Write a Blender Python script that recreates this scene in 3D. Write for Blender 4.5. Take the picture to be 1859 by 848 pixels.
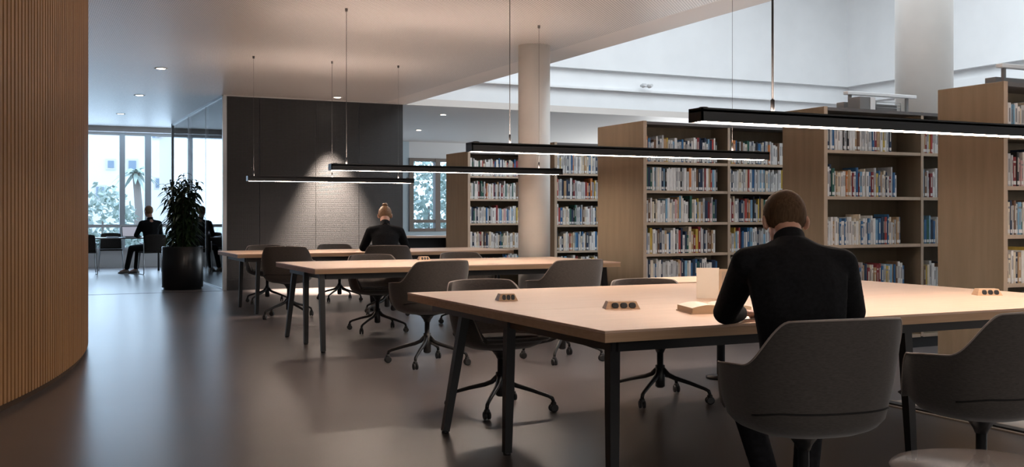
import bpy, bmesh, math, random
from mathutils import Vector, Matrix, Euler
PI = math.pi
R = math.radians
sc = bpy.context.scene
for o in list(bpy.data.objects): bpy.data.objects.remove(o)
C = sc.collection
random.seed(7)

# ------------------------------------------------------------------ camera
EYE = 1.2
YAW = 25.52            # camera heading, clockwise from +Y
cd = bpy.data.cameras.new('camera'); cam = bpy.data.objects.new('camera', cd); C.objects.link(cam)
cam.location = (0, 0, EYE); cam.rotation_euler = (PI/2, 0, -R(YAW))
cd.sensor_width = 36; cd.lens = 36*1894/1859; cd.shift_y = -32/1859; cd.clip_end = 400; cd.clip_start = .05
sc.camera = cam
sc.view_settings.view_transform = 'Standard'; sc.view_settings.look = 'None'
sc.view_settings.exposure = 0.0; sc.view_settings.gamma = 1
try: sc.view_settings.use_curve_mapping = False
except Exception: pass

# ------------------------------------------------------------------ world, daylight
CEIL = 3.15
w = bpy.data.worlds.new('world'); sc.world = w; w.use_nodes = True
nt = w.node_tree; nt.nodes.clear()
wo = nt.nodes.new('ShaderNodeOutputWorld'); bg = nt.nodes.new('ShaderNodeBackground')
tc = nt.nodes.new('ShaderNodeTexCoord'); sx = nt.nodes.new('ShaderNodeSeparateXYZ'); rp = nt.nodes.new('ShaderNodeValToRGB')
nt.links.new(tc.outputs['Generated'], sx.inputs[0]); nt.links.new(sx.outputs['Z'], rp.inputs[0])
rp.color_ramp.elements[0].position = .0; rp.color_ramp.elements[0].color = (.66, .82, 1, 1)
rp.color_ramp.elements[1].position = .6; rp.color_ramp.elements[1].color = (.54, .75, 1, 1)
nt.links.new(rp.outputs[0], bg.inputs[0]); bg.inputs[1].default_value = 3.6
nt.links.new(bg.outputs[0], wo.inputs[0])

def area(name, loc, rot, sx_, sy_, power, col=(1, 1, 1), portal=False):
    l = bpy.data.lights.new(name, 'AREA'); l.shape = 'RECTANGLE'; l.size = sx_; l.size_y = sy_
    l.energy = power; l.color = col
    if portal:
        l.cycles.is_portal = True
    o = bpy.data.objects.new(name, l); C.objects.link(o); o.location = loc; o.rotation_euler = rot
    return o
# glazed roof light over the atrium, the glazed wall at the far end, and two added fill lights
area('skylight', (10.5, 9.0, 6.85), (0, 0, 0), 7.6, 11, 1000, (.86, .94, 1))
area('added_fill_behind', (1.5, -3.9, 1.7), (PI/2, 0, 0), 10, 2.4, 130, (1, .93, .87))  # added fill light behind the camera; the wall there has no windows
area('added_fill_far_right', (16.2, 21.5, 1.6), (0, PI/2, 0), 2.4, 7, 420, (.93, .97, 1))  # added fill at the plain right wall, brightens the far pale ceiling
area('windows_far', (3.9, 25.85, 1.75), (-PI/2, 0, 0), 7.2, 2.6, 240, (.58, .78, 1))
area('window_portal', (5.9, 25.7, 1.75), (-PI/2, 0, 0), 11.6, 2.7, 0, portal=True)

# ------------------------------------------------------------------ materials
def nmat(name):
    m = bpy.data.materials.new(name); m.use_nodes = True
    b = m.node_tree.nodes['Principled BSDF']
    return m, m.node_tree, b
def mat(name, col, rough=.5, metal=0, spec=.5, emit=0, ecol=None):
    m, t, b = nmat(name)
    b.inputs['Base Color'].default_value = (*col, 1); b.inputs['Roughness'].default_value = rough
    b.inputs['Metallic'].default_value = metal; b.inputs['Specular IOR Level'].default_value = spec
    if emit:
        b.inputs['Emission Color'].default_value = (*(ecol or col), 1); b.inputs['Emission Strength'].default_value = emit
    return m
def L(t, a, b): t.links.new(a, b)
def N(t, kind, **kw):
    n = t.nodes.new(kind)
    for k, v in kw.items(): setattr(n, k, v)
    return n
def coords(t, scale=(1, 1, 1), kind='Object'):
    c = N(t, 'ShaderNodeTexCoord'); mp = N(t, 'ShaderNodeMapping'); mp.inputs['Scale'].default_value = scale
    L(t, c.outputs[kind], mp.inputs[0]); return mp.outputs[0]
def noisemat(name, c1, c2, scale=(1, 1, 1), nscale=5, rough=.5, bump=0, detail=4, spec=.5, bdist=.005, rvar=0, p0=.3, p1=.7, sheen=0):
    m, t, b = nmat(name)
    n = N(t, 'ShaderNodeTexNoise'); n.inputs['Scale'].default_value = nscale; n.inputs['Detail'].default_value = detail
    L(t, coords(t, scale), n.inputs['Vector'])
    r = N(t, 'ShaderNodeValToRGB'); r.color_ramp.elements[0].color = (*c1, 1); r.color_ramp.elements[1].color = (*c2, 1)
    r.color_ramp.elements[0].position = p0; r.color_ramp.elements[1].position = p1
    L(t, n.outputs['Fac'], r.inputs[0]); L(t, r.outputs[0], b.inputs['Base Color'])
    b.inputs['Roughness'].default_value = rough; b.inputs['Specular IOR Level'].default_value = spec
    if rvar:
        mr = N(t, 'ShaderNodeMapRange'); mr.inputs['To Min'].default_value = rough-rvar; mr.inputs['To Max'].default_value = rough+rvar
        L(t, n.outputs['Fac'], mr.inputs['Value']); L(t, mr.outputs[0], b.inputs['Roughness'])
    if bump:
        bp = N(t, 'ShaderNodeBump'); bp.inputs['Strength'].default_value = bump; bp.inputs['Distance'].default_value = bdist
        L(t, n.outputs['Fac'], bp.inputs['Height']); L(t, bp.outputs[0], b.inputs['Normal'])
    if sheen:
        b.inputs['Sheen Weight'].default_value = sheen
    return m
M = {}
M['floor'] = noisemat('floor_concrete', (.106, .091, .089), (.134, .117, .114), (.35, .8, 1), 2.2, .30, .012, 4, .5, .004, .02)
M['pale_floor'] = noisemat('pale_floor', (.52, .42, .35), (.58, .47, .40), (1, 1, 1), 3, .5)
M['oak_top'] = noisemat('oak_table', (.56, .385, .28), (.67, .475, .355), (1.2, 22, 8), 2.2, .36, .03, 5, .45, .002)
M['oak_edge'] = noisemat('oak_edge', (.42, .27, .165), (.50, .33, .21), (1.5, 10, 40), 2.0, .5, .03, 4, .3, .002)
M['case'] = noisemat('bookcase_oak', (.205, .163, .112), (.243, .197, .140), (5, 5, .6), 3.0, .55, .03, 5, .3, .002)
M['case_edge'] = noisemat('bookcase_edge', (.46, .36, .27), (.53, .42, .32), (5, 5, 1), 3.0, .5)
M['slat'] = noisemat('wall_slats', (.29, .148, .058), (.42, .228, .094), (14, 14, .5), 2.0, .5, .04, 5, .35, .002)
M['slat_gap'] = mat('slat_gap', (.05, .026, .013), .9)
M['white'] = noisemat('white_plaster', (.80, .81, .82), (.84, .85, .86), (1, 1, 1), 2, .7)
M['offwhite'] = mat('offwhite', (.62, .63, .64), .6)
M['column'] = noisemat('column_plaster', (.68, .66, .63), (.74, .72, .69), (1, 1, 1), 2.5, .5)
M['bluewall'] = mat('pale_blue_wall', (.40, .49, .54), .6)
M['black'] = mat('black_metal', (.012, .012, .013), .42)
M['black2'] = mat('black_plastic', (.016, .016, .017), .5)
M['blackpot'] = mat('planter_black', (.008, .008, .009), .38)
M['lamp_black'] = mat('lamp_housing', (.012, .011, .011), .35)
M['wire'] = mat('lamp_wire', (.09, .085, .08), .5)
M['diff'] = mat('lamp_diffuser', (1, .9, .85), .5, emit=50, ecol=(1, .82, .68))
M['up'] = mat('added_ceiling_glow', (1, .9, .85), .5, emit=62, ecol=(1, .80, .68))  # glow for the unseen strips added to warm the ceiling
M['fabric'] = noisemat('chair_fabric', (.050, .043, .039), (.074, .064, .058), (1, 1, 5), 60, .85, .15, 3, .25, .001, sheen=.25)
M['fabric_dark'] = noisemat('chair_cushion', (.035, .031, .029), (.05, .044, .04), (1, 1, 1), 60, .9, .15, 3, .2, .001)
M['piping'] = mat('chair_piping', (.28, .235, .21), .6)
M['seam'] = mat('chair_seam', (.008, .007, .007), .9)
M['knit'] = noisemat('black_knit', (.008, .008, .009), (.013, .013, .015), (1, 1, 1), 70, .95, .2, 3, .15, .001)
M['trouser'] = noisemat('dark_cloth', (.010, .010, .012), (.016, .016, .019), (1, 1, 1), 50, .9, .1, 3, .15, .001)
M['skin'] = noisemat('skin', (.50, .27, .19), (.56, .31, .22), (1, 1, 1), 12, .5)
M['hair_brown'] = noisemat('hair_brown', (.055, .030, .015), (.105, .060, .032), (60, 60, 6), 3, .8, .4, 3, .15, .002)
M['hair_fair'] = noisemat('hair_fair', (.16, .085, .04), (.34, .20, .10), (60, 60, 6), 3, .5, .5, 3, .4, .002)
M['hair_bun'] = noisemat('hair_tied', (.12, .06, .03), (.33, .19, .10), (60, 60, 8), 3, .5, .5, 3, .4, .002)
M['eye'] = mat('eye', (.05, .03, .02), .2)
M['shoe'] = mat('black_shoe', (.01, .01, .011), .35)
M['shoe_pale'] = mat('pale_shoe', (.28, .25, .22), .5)
M['paper'] = mat('paper', (.80, .72, .62), .7)
M['paper_edge'] = mat('page_edges', (.62, .46, .30), .7)
M['cover'] = mat('book_cover_cream', (.60, .45, .32), .6)
M['alu'] = mat('aluminium', (.42, .44, .46), .35, .7)
M['frame_brown'] = mat('window_frame_brown', (.17, .14, .12), .5)
M['mull'] = mat('window_mullion', (.55, .62, .68), .4, .3)
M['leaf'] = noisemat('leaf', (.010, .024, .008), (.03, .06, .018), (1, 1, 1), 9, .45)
M['leaf_out'] = noisemat('leaf_outside_hazed', (.30, .36, .31), (.50, .54, .46), (1, 1, 1), 3, .7)  # outdoor haze and overexposure are mixed into this pale leaf colour
M['soil'] = mat('soil', (.02, .014, .01), .9)
M['stem'] = mat('stem', (.05, .035, .02), .7)
M['grey'] = mat('grey_metal', (.22, .22, .22), .5)
M['topgrey'] = mat('top_board', (.15, .14, .14), .35)
M['socket'] = mat('socket_black', (.01, .01, .01), .4)
M['screen'] = mat('laptop_screen', (.5, .5, .55), .4, emit=.45, ecol=(.62, .62, .74))
M['laptop'] = mat('laptop_shell', (.05, .05, .055), .4)
M['downlight'] = mat('downlight_lens', (1, .95, .9), .5, emit=5, ecol=(1, .92, .84))
M['ring'] = mat('downlight_ring', (.6, .58, .56), .5)
M['bld'] = noisemat('building_white', (.74, .74, .74), (.82, .82, .80), (1, 1, 1), .3, .8)
M['bld2'] = mat('building_cream', (.62, .57, .52), .8)
M['bldwin'] = mat('building_window', (.22, .27, .33), .3)
M['ground_out'] = mat('paving_outside', (.45, .45, .44), .8)
M['trunk'] = mat('trunk', (.22, .18, .15), .8)
M['desk_grey'] = mat('desk_top', (.12, .10, .09), .4)

def glassmat(name, tint=(1, 1, 1), refl=.10, rough=.02):
    m = bpy.data.materials.new(name); m.use_nodes = True; t = m.node_tree; t.nodes.clear()
    o = N(t, 'ShaderNodeOutputMaterial'); mx = N(t, 'ShaderNodeMixShader'); tr = N(t, 'ShaderNodeBsdfTransparent'); g = N(t, 'ShaderNodeBsdfGlossy')
    fr = N(t, 'ShaderNodeLayerWeight'); fr.inputs['Blend'].default_value = refl
    tr.inputs[0].default_value = (*tint, 1); g.inputs['Roughness'].default_value = rough
    L(t, fr.outputs['Fresnel'], mx.inputs[0]); L(t, tr.outputs[0], mx.inputs[1]); L(t, g.outputs[0], mx.inputs[2]); L(t, mx.outputs[0], o.inputs[0])
    return m
M['glass'] = glassmat('clear_glass', (.94, .97, 1), .18)
M['winglass'] = glassmat('window_glass', (.94, .97, 1), .08)
def frosted():
    m = bpy.data.materials.new('milky_glass'); m.use_nodes = True; t = m.node_tree; t.nodes.clear()
    o = N(t, 'ShaderNodeOutputMaterial'); mx = N(t, 'ShaderNodeMixShader'); tr = N(t, 'ShaderNodeBsdfTransparent'); g = N(t, 'ShaderNodeBsdfPrincipled')
    g.inputs['Base Color'].default_value = (.42, .35, .31, 1); g.inputs['Roughness'].default_value = .25
    mx.inputs[0].default_value = .38
    L(t, tr.outputs[0], mx.inputs[1]); L(t, g.outputs[0], mx.inputs[2]); L(t, mx.outputs[0], o.inputs[0])
    return m
M['milky'] = frosted()

def perf_mat():                                   # perforated metal ceiling: staggered round holes
    m, t, b = nmat('perforated_ceiling')
    c = N(t, 'ShaderNodeTexCoord'); s = N(t, 'ShaderNodeSeparateXYZ'); L(t, c.outputs['Object'], s.inputs[0])
    P = .038
    def ma(op, a, bb=None):
        n = N(t, 'ShaderNodeMath', operation=op)
        for i, v in enumerate((a, bb)):
            if v is None: continue
            if isinstance(v, (int, float)): n.inputs[i].default_value = v
            else: L(t, v, n.inputs[i])
        return n.outputs[0]
    def dot(ox, oy):
        fx = ma('SUBTRACT', ma('FRACT', ma('ADD', ma('MULTIPLY', s.outputs['X'], 1/P), ox)), .5)
        fy = ma('SUBTRACT', ma('FRACT', ma('ADD', ma('MULTIPLY', s.outputs['Y'], 1/P), oy)), .5)
        return ma('SQRT', ma('ADD', ma('MULTIPLY', fx, fx), ma('MULTIPLY', fy, fy)))
    d = ma('MINIMUM', dot(0, 0), dot(.5, .5))
    k = ma('LESS_THAN', d, .215)
    mx = N(t, 'ShaderNodeMix', data_type='RGBA'); L(t, k, mx.inputs[0])
    mx.inputs[6].default_value = (.68, .64, .61, 1); mx.inputs[7].default_value = (.16, .14, .13, 1)
    L(t, mx.outputs[2], b.inputs['Base Color']); b.inputs['Roughness'].default_value = .42; b.inputs['Specular IOR Level'].default_value = .45
    return m
M['perf'] = perf_mat()
M['ceil_plain'] = mat('ceiling_plain', (.66, .61, .57), .5)
def mesh_wall():                                  # woven diamond relief on dark panels
    m, t, b = nmat('dark_textured_panel')
    c = N(t, 'ShaderNodeTexCoord'); s = N(t, 'ShaderNodeSeparateXYZ'); L(t, c.outputs['Object'], s.inputs[0])
    def ma(op, a, bb=None):
        n = N(t, 'ShaderNodeMath', operation=op)
        for i, v in enumerate((a, bb)):
            if v is None: continue
            if isinstance(v, (int, float)): n.inputs[i].default_value = v
            else: L(t, v, n.inputs[i])
        return n.outputs[0]
    a = ma('SINE', ma('MULTIPLY', ma('ADD', s.outputs['X'], s.outputs['Z']), 150))
    bb = ma('SINE', ma('MULTIPLY', ma('SUBTRACT', s.outputs['X'], s.outputs['Z']), 150))
    h = ma('MULTIPLY', a, bb)
    bp = N(t, 'ShaderNodeBump'); bp.inputs['Strength'].default_value = .6; bp.inputs['Distance'].default_value = .0028
    L(t, h, bp.inputs['Height']); L(t, bp.outputs[0], b.inputs['Normal'])
    b.inputs['Base Color'].default_value = (.027, .027, .028, 1); b.inputs['Roughness'].default_value = .5
    return m
M['darkwall'] = mesh_wall()

# ------------------------------------------------------------------ mesh helpers
class MB:
    def __init__(s): s.bm = bmesh.new(); s.mi = 0
    def _tag(s, faces, smooth=False):
        for f in faces: f.material_index = s.mi; f.smooth = smooth
    def box(s, c, d, bevel=0, rot=None, smooth=False):
        b2 = bmesh.new(); bmesh.ops.create_cube(b2, size=1)
        bmesh.ops.scale(b2, vec=d, verts=b2.verts)
        if bevel: bmesh.ops.bevel(b2, geom=list(b2.edges), offset=bevel, segments=2, profile=.5, affect='EDGES')
        mt = Matrix.Translation(c)
        if rot is not None: mt = mt @ Euler(rot).to_matrix().to_4x4()
        b2.transform(mt); return s.merge(b2, smooth)
    def bx(s, x0, x1, y0, y1, z0, z1, bevel=0):
        return s.box(((x0+x1)/2, (y0+y1)/2, (z0+z1)/2), (abs(x1-x0), abs(y1-y0), abs(z1-z0)), bevel)
    def merge(s, b2, smooth=False):
        mp = {v: s.bm.verts.new(v.co) for v in b2.verts}
        for f in b2.faces:
            try: nf = s.bm.faces.new([mp[v] for v in f.verts]); nf.material_index = s.mi; nf.smooth = smooth
            except ValueError: pass
        b2.free(); return s
    def grid(s, rows, closed_u=False, smooth=True, cap0=False, cap1=False):
        vs = [[s.bm.verts.new(p) for p in r] for r in rows]
        n = len(rows[0])
        for i in range(len(rows)-1):
            for j in range(n if closed_u else n-1):
                k = (j+1) % n
                f = s.bm.faces.new([vs[i][j], vs[i][k], vs[i+1][k], vs[i+1][j]]); f.material_index = s.mi; f.smooth = smooth
        if cap0: f = s.bm.faces.new(vs[0][::-1]); f.material_index = s.mi
        if cap1: f = s.bm.faces.new(vs[-1]); f.material_index = s.mi
        return vs
    def tube(s, pts, rad, seg=10, closed=False, sq=False, smooth=True):
        pts = [Vector(p) for p in pts]; n = len(pts)
        if isinstance(rad, (int, float)): rad = [rad]*n
        rows = []; up = None
        for i, p in enumerate(pts):
            if closed: d = pts[(i+1) % n]-pts[i-1]
            else: d = pts[min(i+1, n-1)]-pts[max(i-1, 0)]
            d.normalize()
            if up is None:
                up = Vector((0, 0, 1)) if abs(d.z) < .9 else Vector((0, 1, 0))
            a = d.cross(up)
            if a.length < 1e-4: a = d.cross(Vector((1, 0, 0)))
            a.normalize(); b = a.cross(d); up = b
            rows.append([p+(a*math.cos(2*PI*(k+.5)/seg)+b*math.sin(2*PI*(k+.5)/seg))*rad[i] for k in range(seg)])
        if closed: rows.append(rows[0])
        s.grid(rows, True, smooth and seg > 4, not closed, not closed)
        if closed: bmesh.ops.remove_doubles(s.bm, verts=s.bm.verts, dist=1e-6)
        return s
    def lathe(s, prof, c=(0, 0, 0), seg=24, smooth=True, axis='Z'):
        rows = []
        for r, z in prof:
            row = []
            for k in range(seg):
                x, y = r*math.cos(2*PI*k/seg), r*math.sin(2*PI*k/seg)
                v = (x, y, z) if axis == 'Z' else ((z, x, y) if axis == 'X' else (x, z, y))
                row.append((v[0]+c[0], v[1]+c[1], v[2]+c[2]))
            rows.append(row)
        s.grid(rows, True, smooth, prof[0][0] > 1e-5, prof[-1][0] > 1e-5)
        return s
    def poly_prism(s, pts, z0, z1):
        a = [s.bm.verts.new((x, y, z0)) for x, y in pts]; b = [s.bm.verts.new((x, y, z1)) for x, y in pts]; n = len(pts)
        fs = [s.bm.faces.new(a[::-1]), s.bm.faces.new(b)]
        for i in range(n): fs.append(s.bm.faces.new([a[i], a[(i+1) % n], b[(i+1) % n], b[i]]))
        s._tag(fs); return s
    def ico(s, c, r, rot=None, sub=2, smooth=True):
        b2 = bmesh.new(); bmesh.ops.create_icosphere(b2, subdivisions=sub, radius=1)
        r = (r, r, r) if isinstance(r, (int, float)) else r
        mt = Matrix.Translation(c) @ (rot.to_4x4() if rot is not None else Matrix.Identity(4)) @ Matrix.Diagonal((*r, 1))
        b2.transform(mt); return s.merge(b2, smooth)
    def mesh(s, name, mats):
        me = bpy.data.meshes.new(name); bmesh.ops.recalc_face_normals(s.bm, faces=s.bm.faces)
        s.bm.to_mesh(me); s.bm.free()
        for m in (mats if isinstance(mats, (list, tuple)) else [mats]): me.materials.append(m)
        return me
    def build(s, name, mats, parent=None):
        o = bpy.data.objects.new(name, s.mesh(name, mats)); C.objects.link(o)
        if parent is not None: o.parent = parent
        return o
def tag(o, label=None, cat=None, group=None, kind=None):
    if label: o['label'] = label
    if cat: o['category'] = cat
    if group: o['group'] = group
    if kind: o['kind'] = kind
    return o
def thing(name, label, cat, loc=(0, 0, 0), rz=0, group=None):
    o = bpy.data.objects.new(name, None); o.empty_display_size = .1; C.objects.link(o)
    o.location = loc; o.rotation_euler = (0, 0, rz); tag(o, label, cat, group); return o
def struct(name, mb, m): return tag(mb.build(name, m), kind='structure')
def copy_tree(o, parent=None):
    c = o.copy(); C.objects.link(c); c.parent = parent
    if parent is not None: c.matrix_parent_inverse = o.matrix_parent_inverse
    for ch in KIDS.get(o.name, []) or [k for k in o.children]: copy_tree(ch, c)
    return c
KIDS = {}
def dup(o, label, loc, rz, group=None):
    c = copy_tree(o); c.location = loc; c.rotation_euler = (0, 0, rz); c['label'] = label
    if group: c['group'] = group
    return c
def sm(a, b, x):
    t = max(0, min(1, (x-a)/(b-a))); return t*t*(3-2*t)

# ------------------------------------------------------------------ the room
struct('floor', MB().bx(-9, 17, -4, 26.2, -.12, 0), M['floor'])
struct('trim_1', MB().bx(1.0, 9, 17.02, 17.045, 0, .002), M['seam'])
m_ = MB(); m_.bx(-9, 5.75, -4, 24.3, CEIL, CEIL+.12); struct('ceiling', m_, M['perf'])
m_ = MB(); m_.bx(5.75, 6.2, -4, 17.3, CEIL, CEIL+.35); m_.bx(5.75, 16.35, 17.3, 26.2, CEIL, CEIL+.12); m_.bx(-9, 5.75, 24.3, 26.2, CEIL, CEIL+.12)
struct('ceiling_border', m_, M['ceil_plain'])
struct('trim_2', MB().bx(-3, 6.3, 24.25, 24.42, CEIL-.11, CEIL), M['white'])
# atrium: white stepped bulkheads and side wall under the roof light
m_ = MB(); m_.bx(6.2, 16.35, 17.3, 17.5, CEIL+.12, 7); m_.bx(6.2, 16.35, 17.18, 17.3, 3.60, 3.64); m_.bx(6.2, 16.35, 17.18, 17.3, 3.98, 7)
struct('wall_atrium_back', m_, M['white'])
m_ = MB(); m_.bx(16.35, 16.5, -4, 26.2, 0, 7); m_.bx(16.2, 16.35, -4, 17.18, 3.98, 7); m_.bx(16.28, 16.35, -4, 17.18, 3.62, 3.8)
struct('wall_right', m_, M['white'])
struct('wall_atrium_left', MB().bx(6.0, 6.18, -4, 17.3, CEIL+.35, 7), M['white'])
m_ = MB(); m_.bx(6.0, 16.5, -4, 17.5, 7, 7.1); struct('ceiling_atrium', m_, M['white'])
struct('wall_behind', MB().bx(-9, 16.5, -4.2, -4, 0, 7), M['column'])
struct('wall_left', MB().bx(-9.2, -9, -4, 26.2, 0, 3.3), M['column'])

# far glazed wall
WY = 25.9
m_ = MB(); m_.bx(-9, .2, WY, WY+.3, 0, 3.2); struct('wall_far_left', m_, M['white'])
m_ = MB(); m_.bx(.2, 7.6, WY, WY+.2, 0, .40); struct('wall_far_sill', m_, M['offwhite'])
m_ = MB(); m_.bx(7.6, 9.35, WY-.05, WY+.25, 0, 3.2); m_.bx(9.35, 16.35, WY-.05, WY+.25, 0, .79); m_.bx(11.2, 16.35, WY-.05, WY+.25, .79, 3.2)
struct('wall_far_right', m_, M['bluewall'])
struct('wall_far_head', MB().bx(9.35, 11.2, WY-.05, WY+.25, 2.72, 3.2), M['offwhite'])
wn = tag(bpy.data.objects.new('window_1', None), kind='structure'); C.objects.link(wn)
m_ = MB()
m_.bx(.2, 7.6, WY-.04, WY+.06, .40, .46); m_.bx(.2, 7.6, WY-.06, WY+.06, .93, 1.0); m_.bx(.2, 7.6, WY-.04, WY+.06, 3.08, 3.15)
m_.build('window_transom', M['offwhite'], wn)
for x0, wd in ((1.02, .08), (2.22, .12), (2.78, .14), (3.62, .06), (3.86, .12), (4.75, .12), (5.35, .1), (6.4, .1), (7.5, .1)):
    m_ = MB(); m_.bx(x0, x0+wd, WY-.05, WY+.08, .40, 3.12); m_.build('window_mullion', M['mull'], wn)
m_ = MB(); m_.bx(.2, 7.6, WY+.02, WY+.03, .42, 3.12); m_.build('window_pane', M['winglass'], wn)
wn = tag(bpy.data.objects.new('window_2', None), kind='structure'); C.objects.link(wn)
m_ = MB()
for a in ((9.35, 9.47, .79, 2.72), (11.08, 11.2, .79, 2.72), (10.08, 10.22, .79, 2.72)): m_.bx(a[0], a[1], WY-.08, WY+.1, a[2], a[3])
for z in (.79, 1.02, 2.64): m_.bx(9.35, 11.2, WY-.07, WY+.1, z, z+.08)
m_.build('window_frame', M['frame_brown'], wn)
m_ = MB(); m_.bx(9.35, 11.2, WY+.02, WY+.03, .8, 2.7); m_.build('window_pane', M['winglass'], wn)

# dark textured wall and the glass partition
DY = 17.15
m_ = MB()
for x0, x1 in ((3.10, 3.62), (3.625, 4.55), (4.555, 5.30), (5.305, 6.09)): m_.bx(x0, x1, DY, DY+.16, .17, CEIL, .002)
struct('wall_dark', m_, M['darkwall'])
struct('baseboard_dark', MB().bx(3.10, 6.09, DY-.02, DY+.14, 0, .168), M['black2'])
struct('trim_3', MB().bx(3.04, 6.13, DY-.012, DY+.02, CEIL-.02, CEIL), M['ring'])
gp = tag(bpy.data.objects.new('glass_partition', None), kind='structure'); C.objects.link(gp); gp.name = 'wall_glass'
m_ = MB(); m_.bx(3.045, 3.057, DY+.05, 23.1, .03, CEIL-.03); m_.build('glass_pane', M['glass'], gp)
m_ = MB(); m_.bx(3.03, 3.095, DY, DY+.05, 0, CEIL-.02); m_.build('corner_post', M['alu'], gp)
m_ = MB(); m_.bx(3.02, 3.08, 23.1, 23.16, 0, CEIL); m_.build('end_post', M['grey'], gp)
m_ = MB(); m_.bx(3.03, 3.075, DY+.05, 23.1, 0, .03); m_.bx(3.03, 3.075, DY+.05, 23.1, CEIL-.035, CEIL); m_.build('glass_rail', M['alu'], gp)
for y in (18.9, 20.9): MB().bx(3.042, 3.060, y, y+.012, .03, CEIL-.03).build('glass_joint', M['alu'], gp)

# curved slatted timber wall on the left
cx, cy, RR = .61-11*.998, 10.25+11*.06, 11.0
m_ = MB(); pitch = .062
a0, a1 = R(-33), R(12); n = int(RR*(a1-a0)/pitch)
outer, prev = [], None
pts_in, gp_ = [], []
for i in range(n):
    t0 = a0+(a1-a0)*i/n; t1 = t0+(a1-a0)/n*.76
    q = [(cx+r*math.cos(t), cy+r*math.sin(t)) for r, t in ((RR-.03, t0), (RR, t0+.0004), (RR, t1-.0004), (RR-.03, t1))]
    m_.poly_prism(q, .05, CEIL)
struct('wall_slatted', m_, M['slat'])
m_ = MB(); k = 60; q = [(cx+(RR-.028)*math.cos(a0+(a1-a0)*i/k), cy+(RR-.028)*math.sin(a0+(a1-a0)*i/k)) for i in range(k+1)]
q += [(cx+(RR-.3)*math.cos(a1-(a1-a0)*i/k), cy+(RR-.3)*math.sin(a1-(a1-a0)*i/k)) for i in range(k+1)]
m_.poly_prism(q, .0, CEIL); struct('wall_slatted_core', m_, M['slat_gap'])

# columns
def column(x, y, r, top, name):
    m = MB(); m.lathe([(r, 0), (r, top)], (x, y, 0), 48)
    return struct(name, m, M['column'])
column(5.39, 10.70, .183, CEIL, 'column_1'); column(8.47, 7.88, .283, 7.0, 'column_2')

# floor strip near the right bookcase
m_ = MB(); m_.bx(5.0, 5.07, -2, 5.0, 0, .018, .003); struct('trim_4', m_, M['black'])
m_ = MB(); m_.bx(4.97, 5.0, -2, 5.0, 0, .008); m_.bx(5.07, 5.10, -2, 5.0, 0, .016); struct('trim_5', m_, M['case_edge'])
struct('floor_pale', MB().bx(5.10, 8.6, -2, 5.0, 0, .01), M['pale_floor'])

# ------------------------------------------------------------------ tables
def table(name, label, x0, x1, y0, y1, legs, seam=True, thick=.048):
    cxx, cyy = (x0+x1)/2, (y0+y1)/2
    t = thing(name, label, 'table', (cxx, cyy, 0), 0, 'long shared reading tables')
    X0, X1, Y0, Y1 = x0-cxx, x1-cxx, y0-cyy, y1-cyy
    ym = Y0+(Y1-Y0)*.42
    parts = ((Y0, ym-.0012), (ym+.0012, Y1)) if seam else ((Y0, Y1),)
    for a, b in parts:
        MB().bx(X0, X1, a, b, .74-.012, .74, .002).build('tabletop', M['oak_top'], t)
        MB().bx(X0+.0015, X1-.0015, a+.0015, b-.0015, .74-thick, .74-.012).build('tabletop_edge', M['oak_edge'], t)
    m = MB()
    i = .13
    for y in (Y0+i, Y1-i): m.bx(X0+i, X1-i, y-.02, y+.02, .74-thick-.055, .74-thick)
    for x in (X0+i, X1-i): m.bx(x-.02, x+.02, Y0+i, Y1-i, .74-thick-.055, .74-thick)
    m.build('apron_frame', M['black'], t)
    for lx, ly, fx, fy in legs:
        m = MB(); m.tube([(lx-cxx, ly-cyy, .74-thick), (lx-cxx+(fx-lx)*.5, ly-cyy+(fy-ly)*.5, .35), (fx-cxx, fy-cyy, .012)], [.034, .032, .027], 4, smooth=False)
        m.tube([(fx-cxx, fy-cyy, .014), (fx-cxx, fy-cyy, 0)], [.02, .02], 10)
        m.build('leg', M['black'], t)
    return t
table('reading_table', 'largest oak reading table in the foreground, man seated at its near side', 2.13, 5.46, 3.60, 5.92,
      [(2.26, 3.76, 2.26, 3.76), (2.25, 4.74, 2.235, 4.74), (2.30, 5.42, 2.15, 5.36), (3.95, 3.80, 3.98, 3.78), (5.30, 3.78, 5.34, 3.74), (5.30, 5.7, 5.33, 5.7)])
table('reading_table', 'oak reading table in the middle, between foreground table and woman in black', 2.36, 5.46, 8.92, 10.42,
      [(2.45, 9.04, 2.45, 8.98), (2.46, 9.62, 2.46, 9.62), (2.52, 10.28, 2.44, 10.28), (5.34, 9.06, 5.40, 9.06), (5.34, 10.28, 5.40, 10.28)])
table('reading_table', 'farthest oak reading table, woman in black seated at its near edge', 2.42, 6.1, 12.72, 14.05,
      [(2.7, 12.86, 2.68, 12.86), (2.7, 13.9, 2.68, 13.9), (5.9, 12.86, 5.95, 12.86), (5.9, 13.9, 5.95, 13.9)])
# small oval side table behind the foreground table
t = thing('oval_table', 'oval-ended oak side table tucked behind the far edge of the foreground table', 'table', (4.72, 6.30, 0))
m = MB(); pr = [(.82*math.copysign(abs(math.cos(a))**.9, math.cos(a)), .31*math.copysign(abs(math.sin(a))**.8, math.sin(a))) for a in [2*PI*i/64 for i in range(64)]]
m.poly_prism(pr, .70, .738); m.build('tabletop', M['oak_top'], t)
m = MB(); m.lathe([(.03, 0.03), (.03, .70)]); m.build('pedestal', M['black'], t)
m = MB(); m.lathe([(.11, 0), (.11, .015), (.03, .03)], (0, 0, 0), 32); m.build('foot_plate', M['black'], t)

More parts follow.
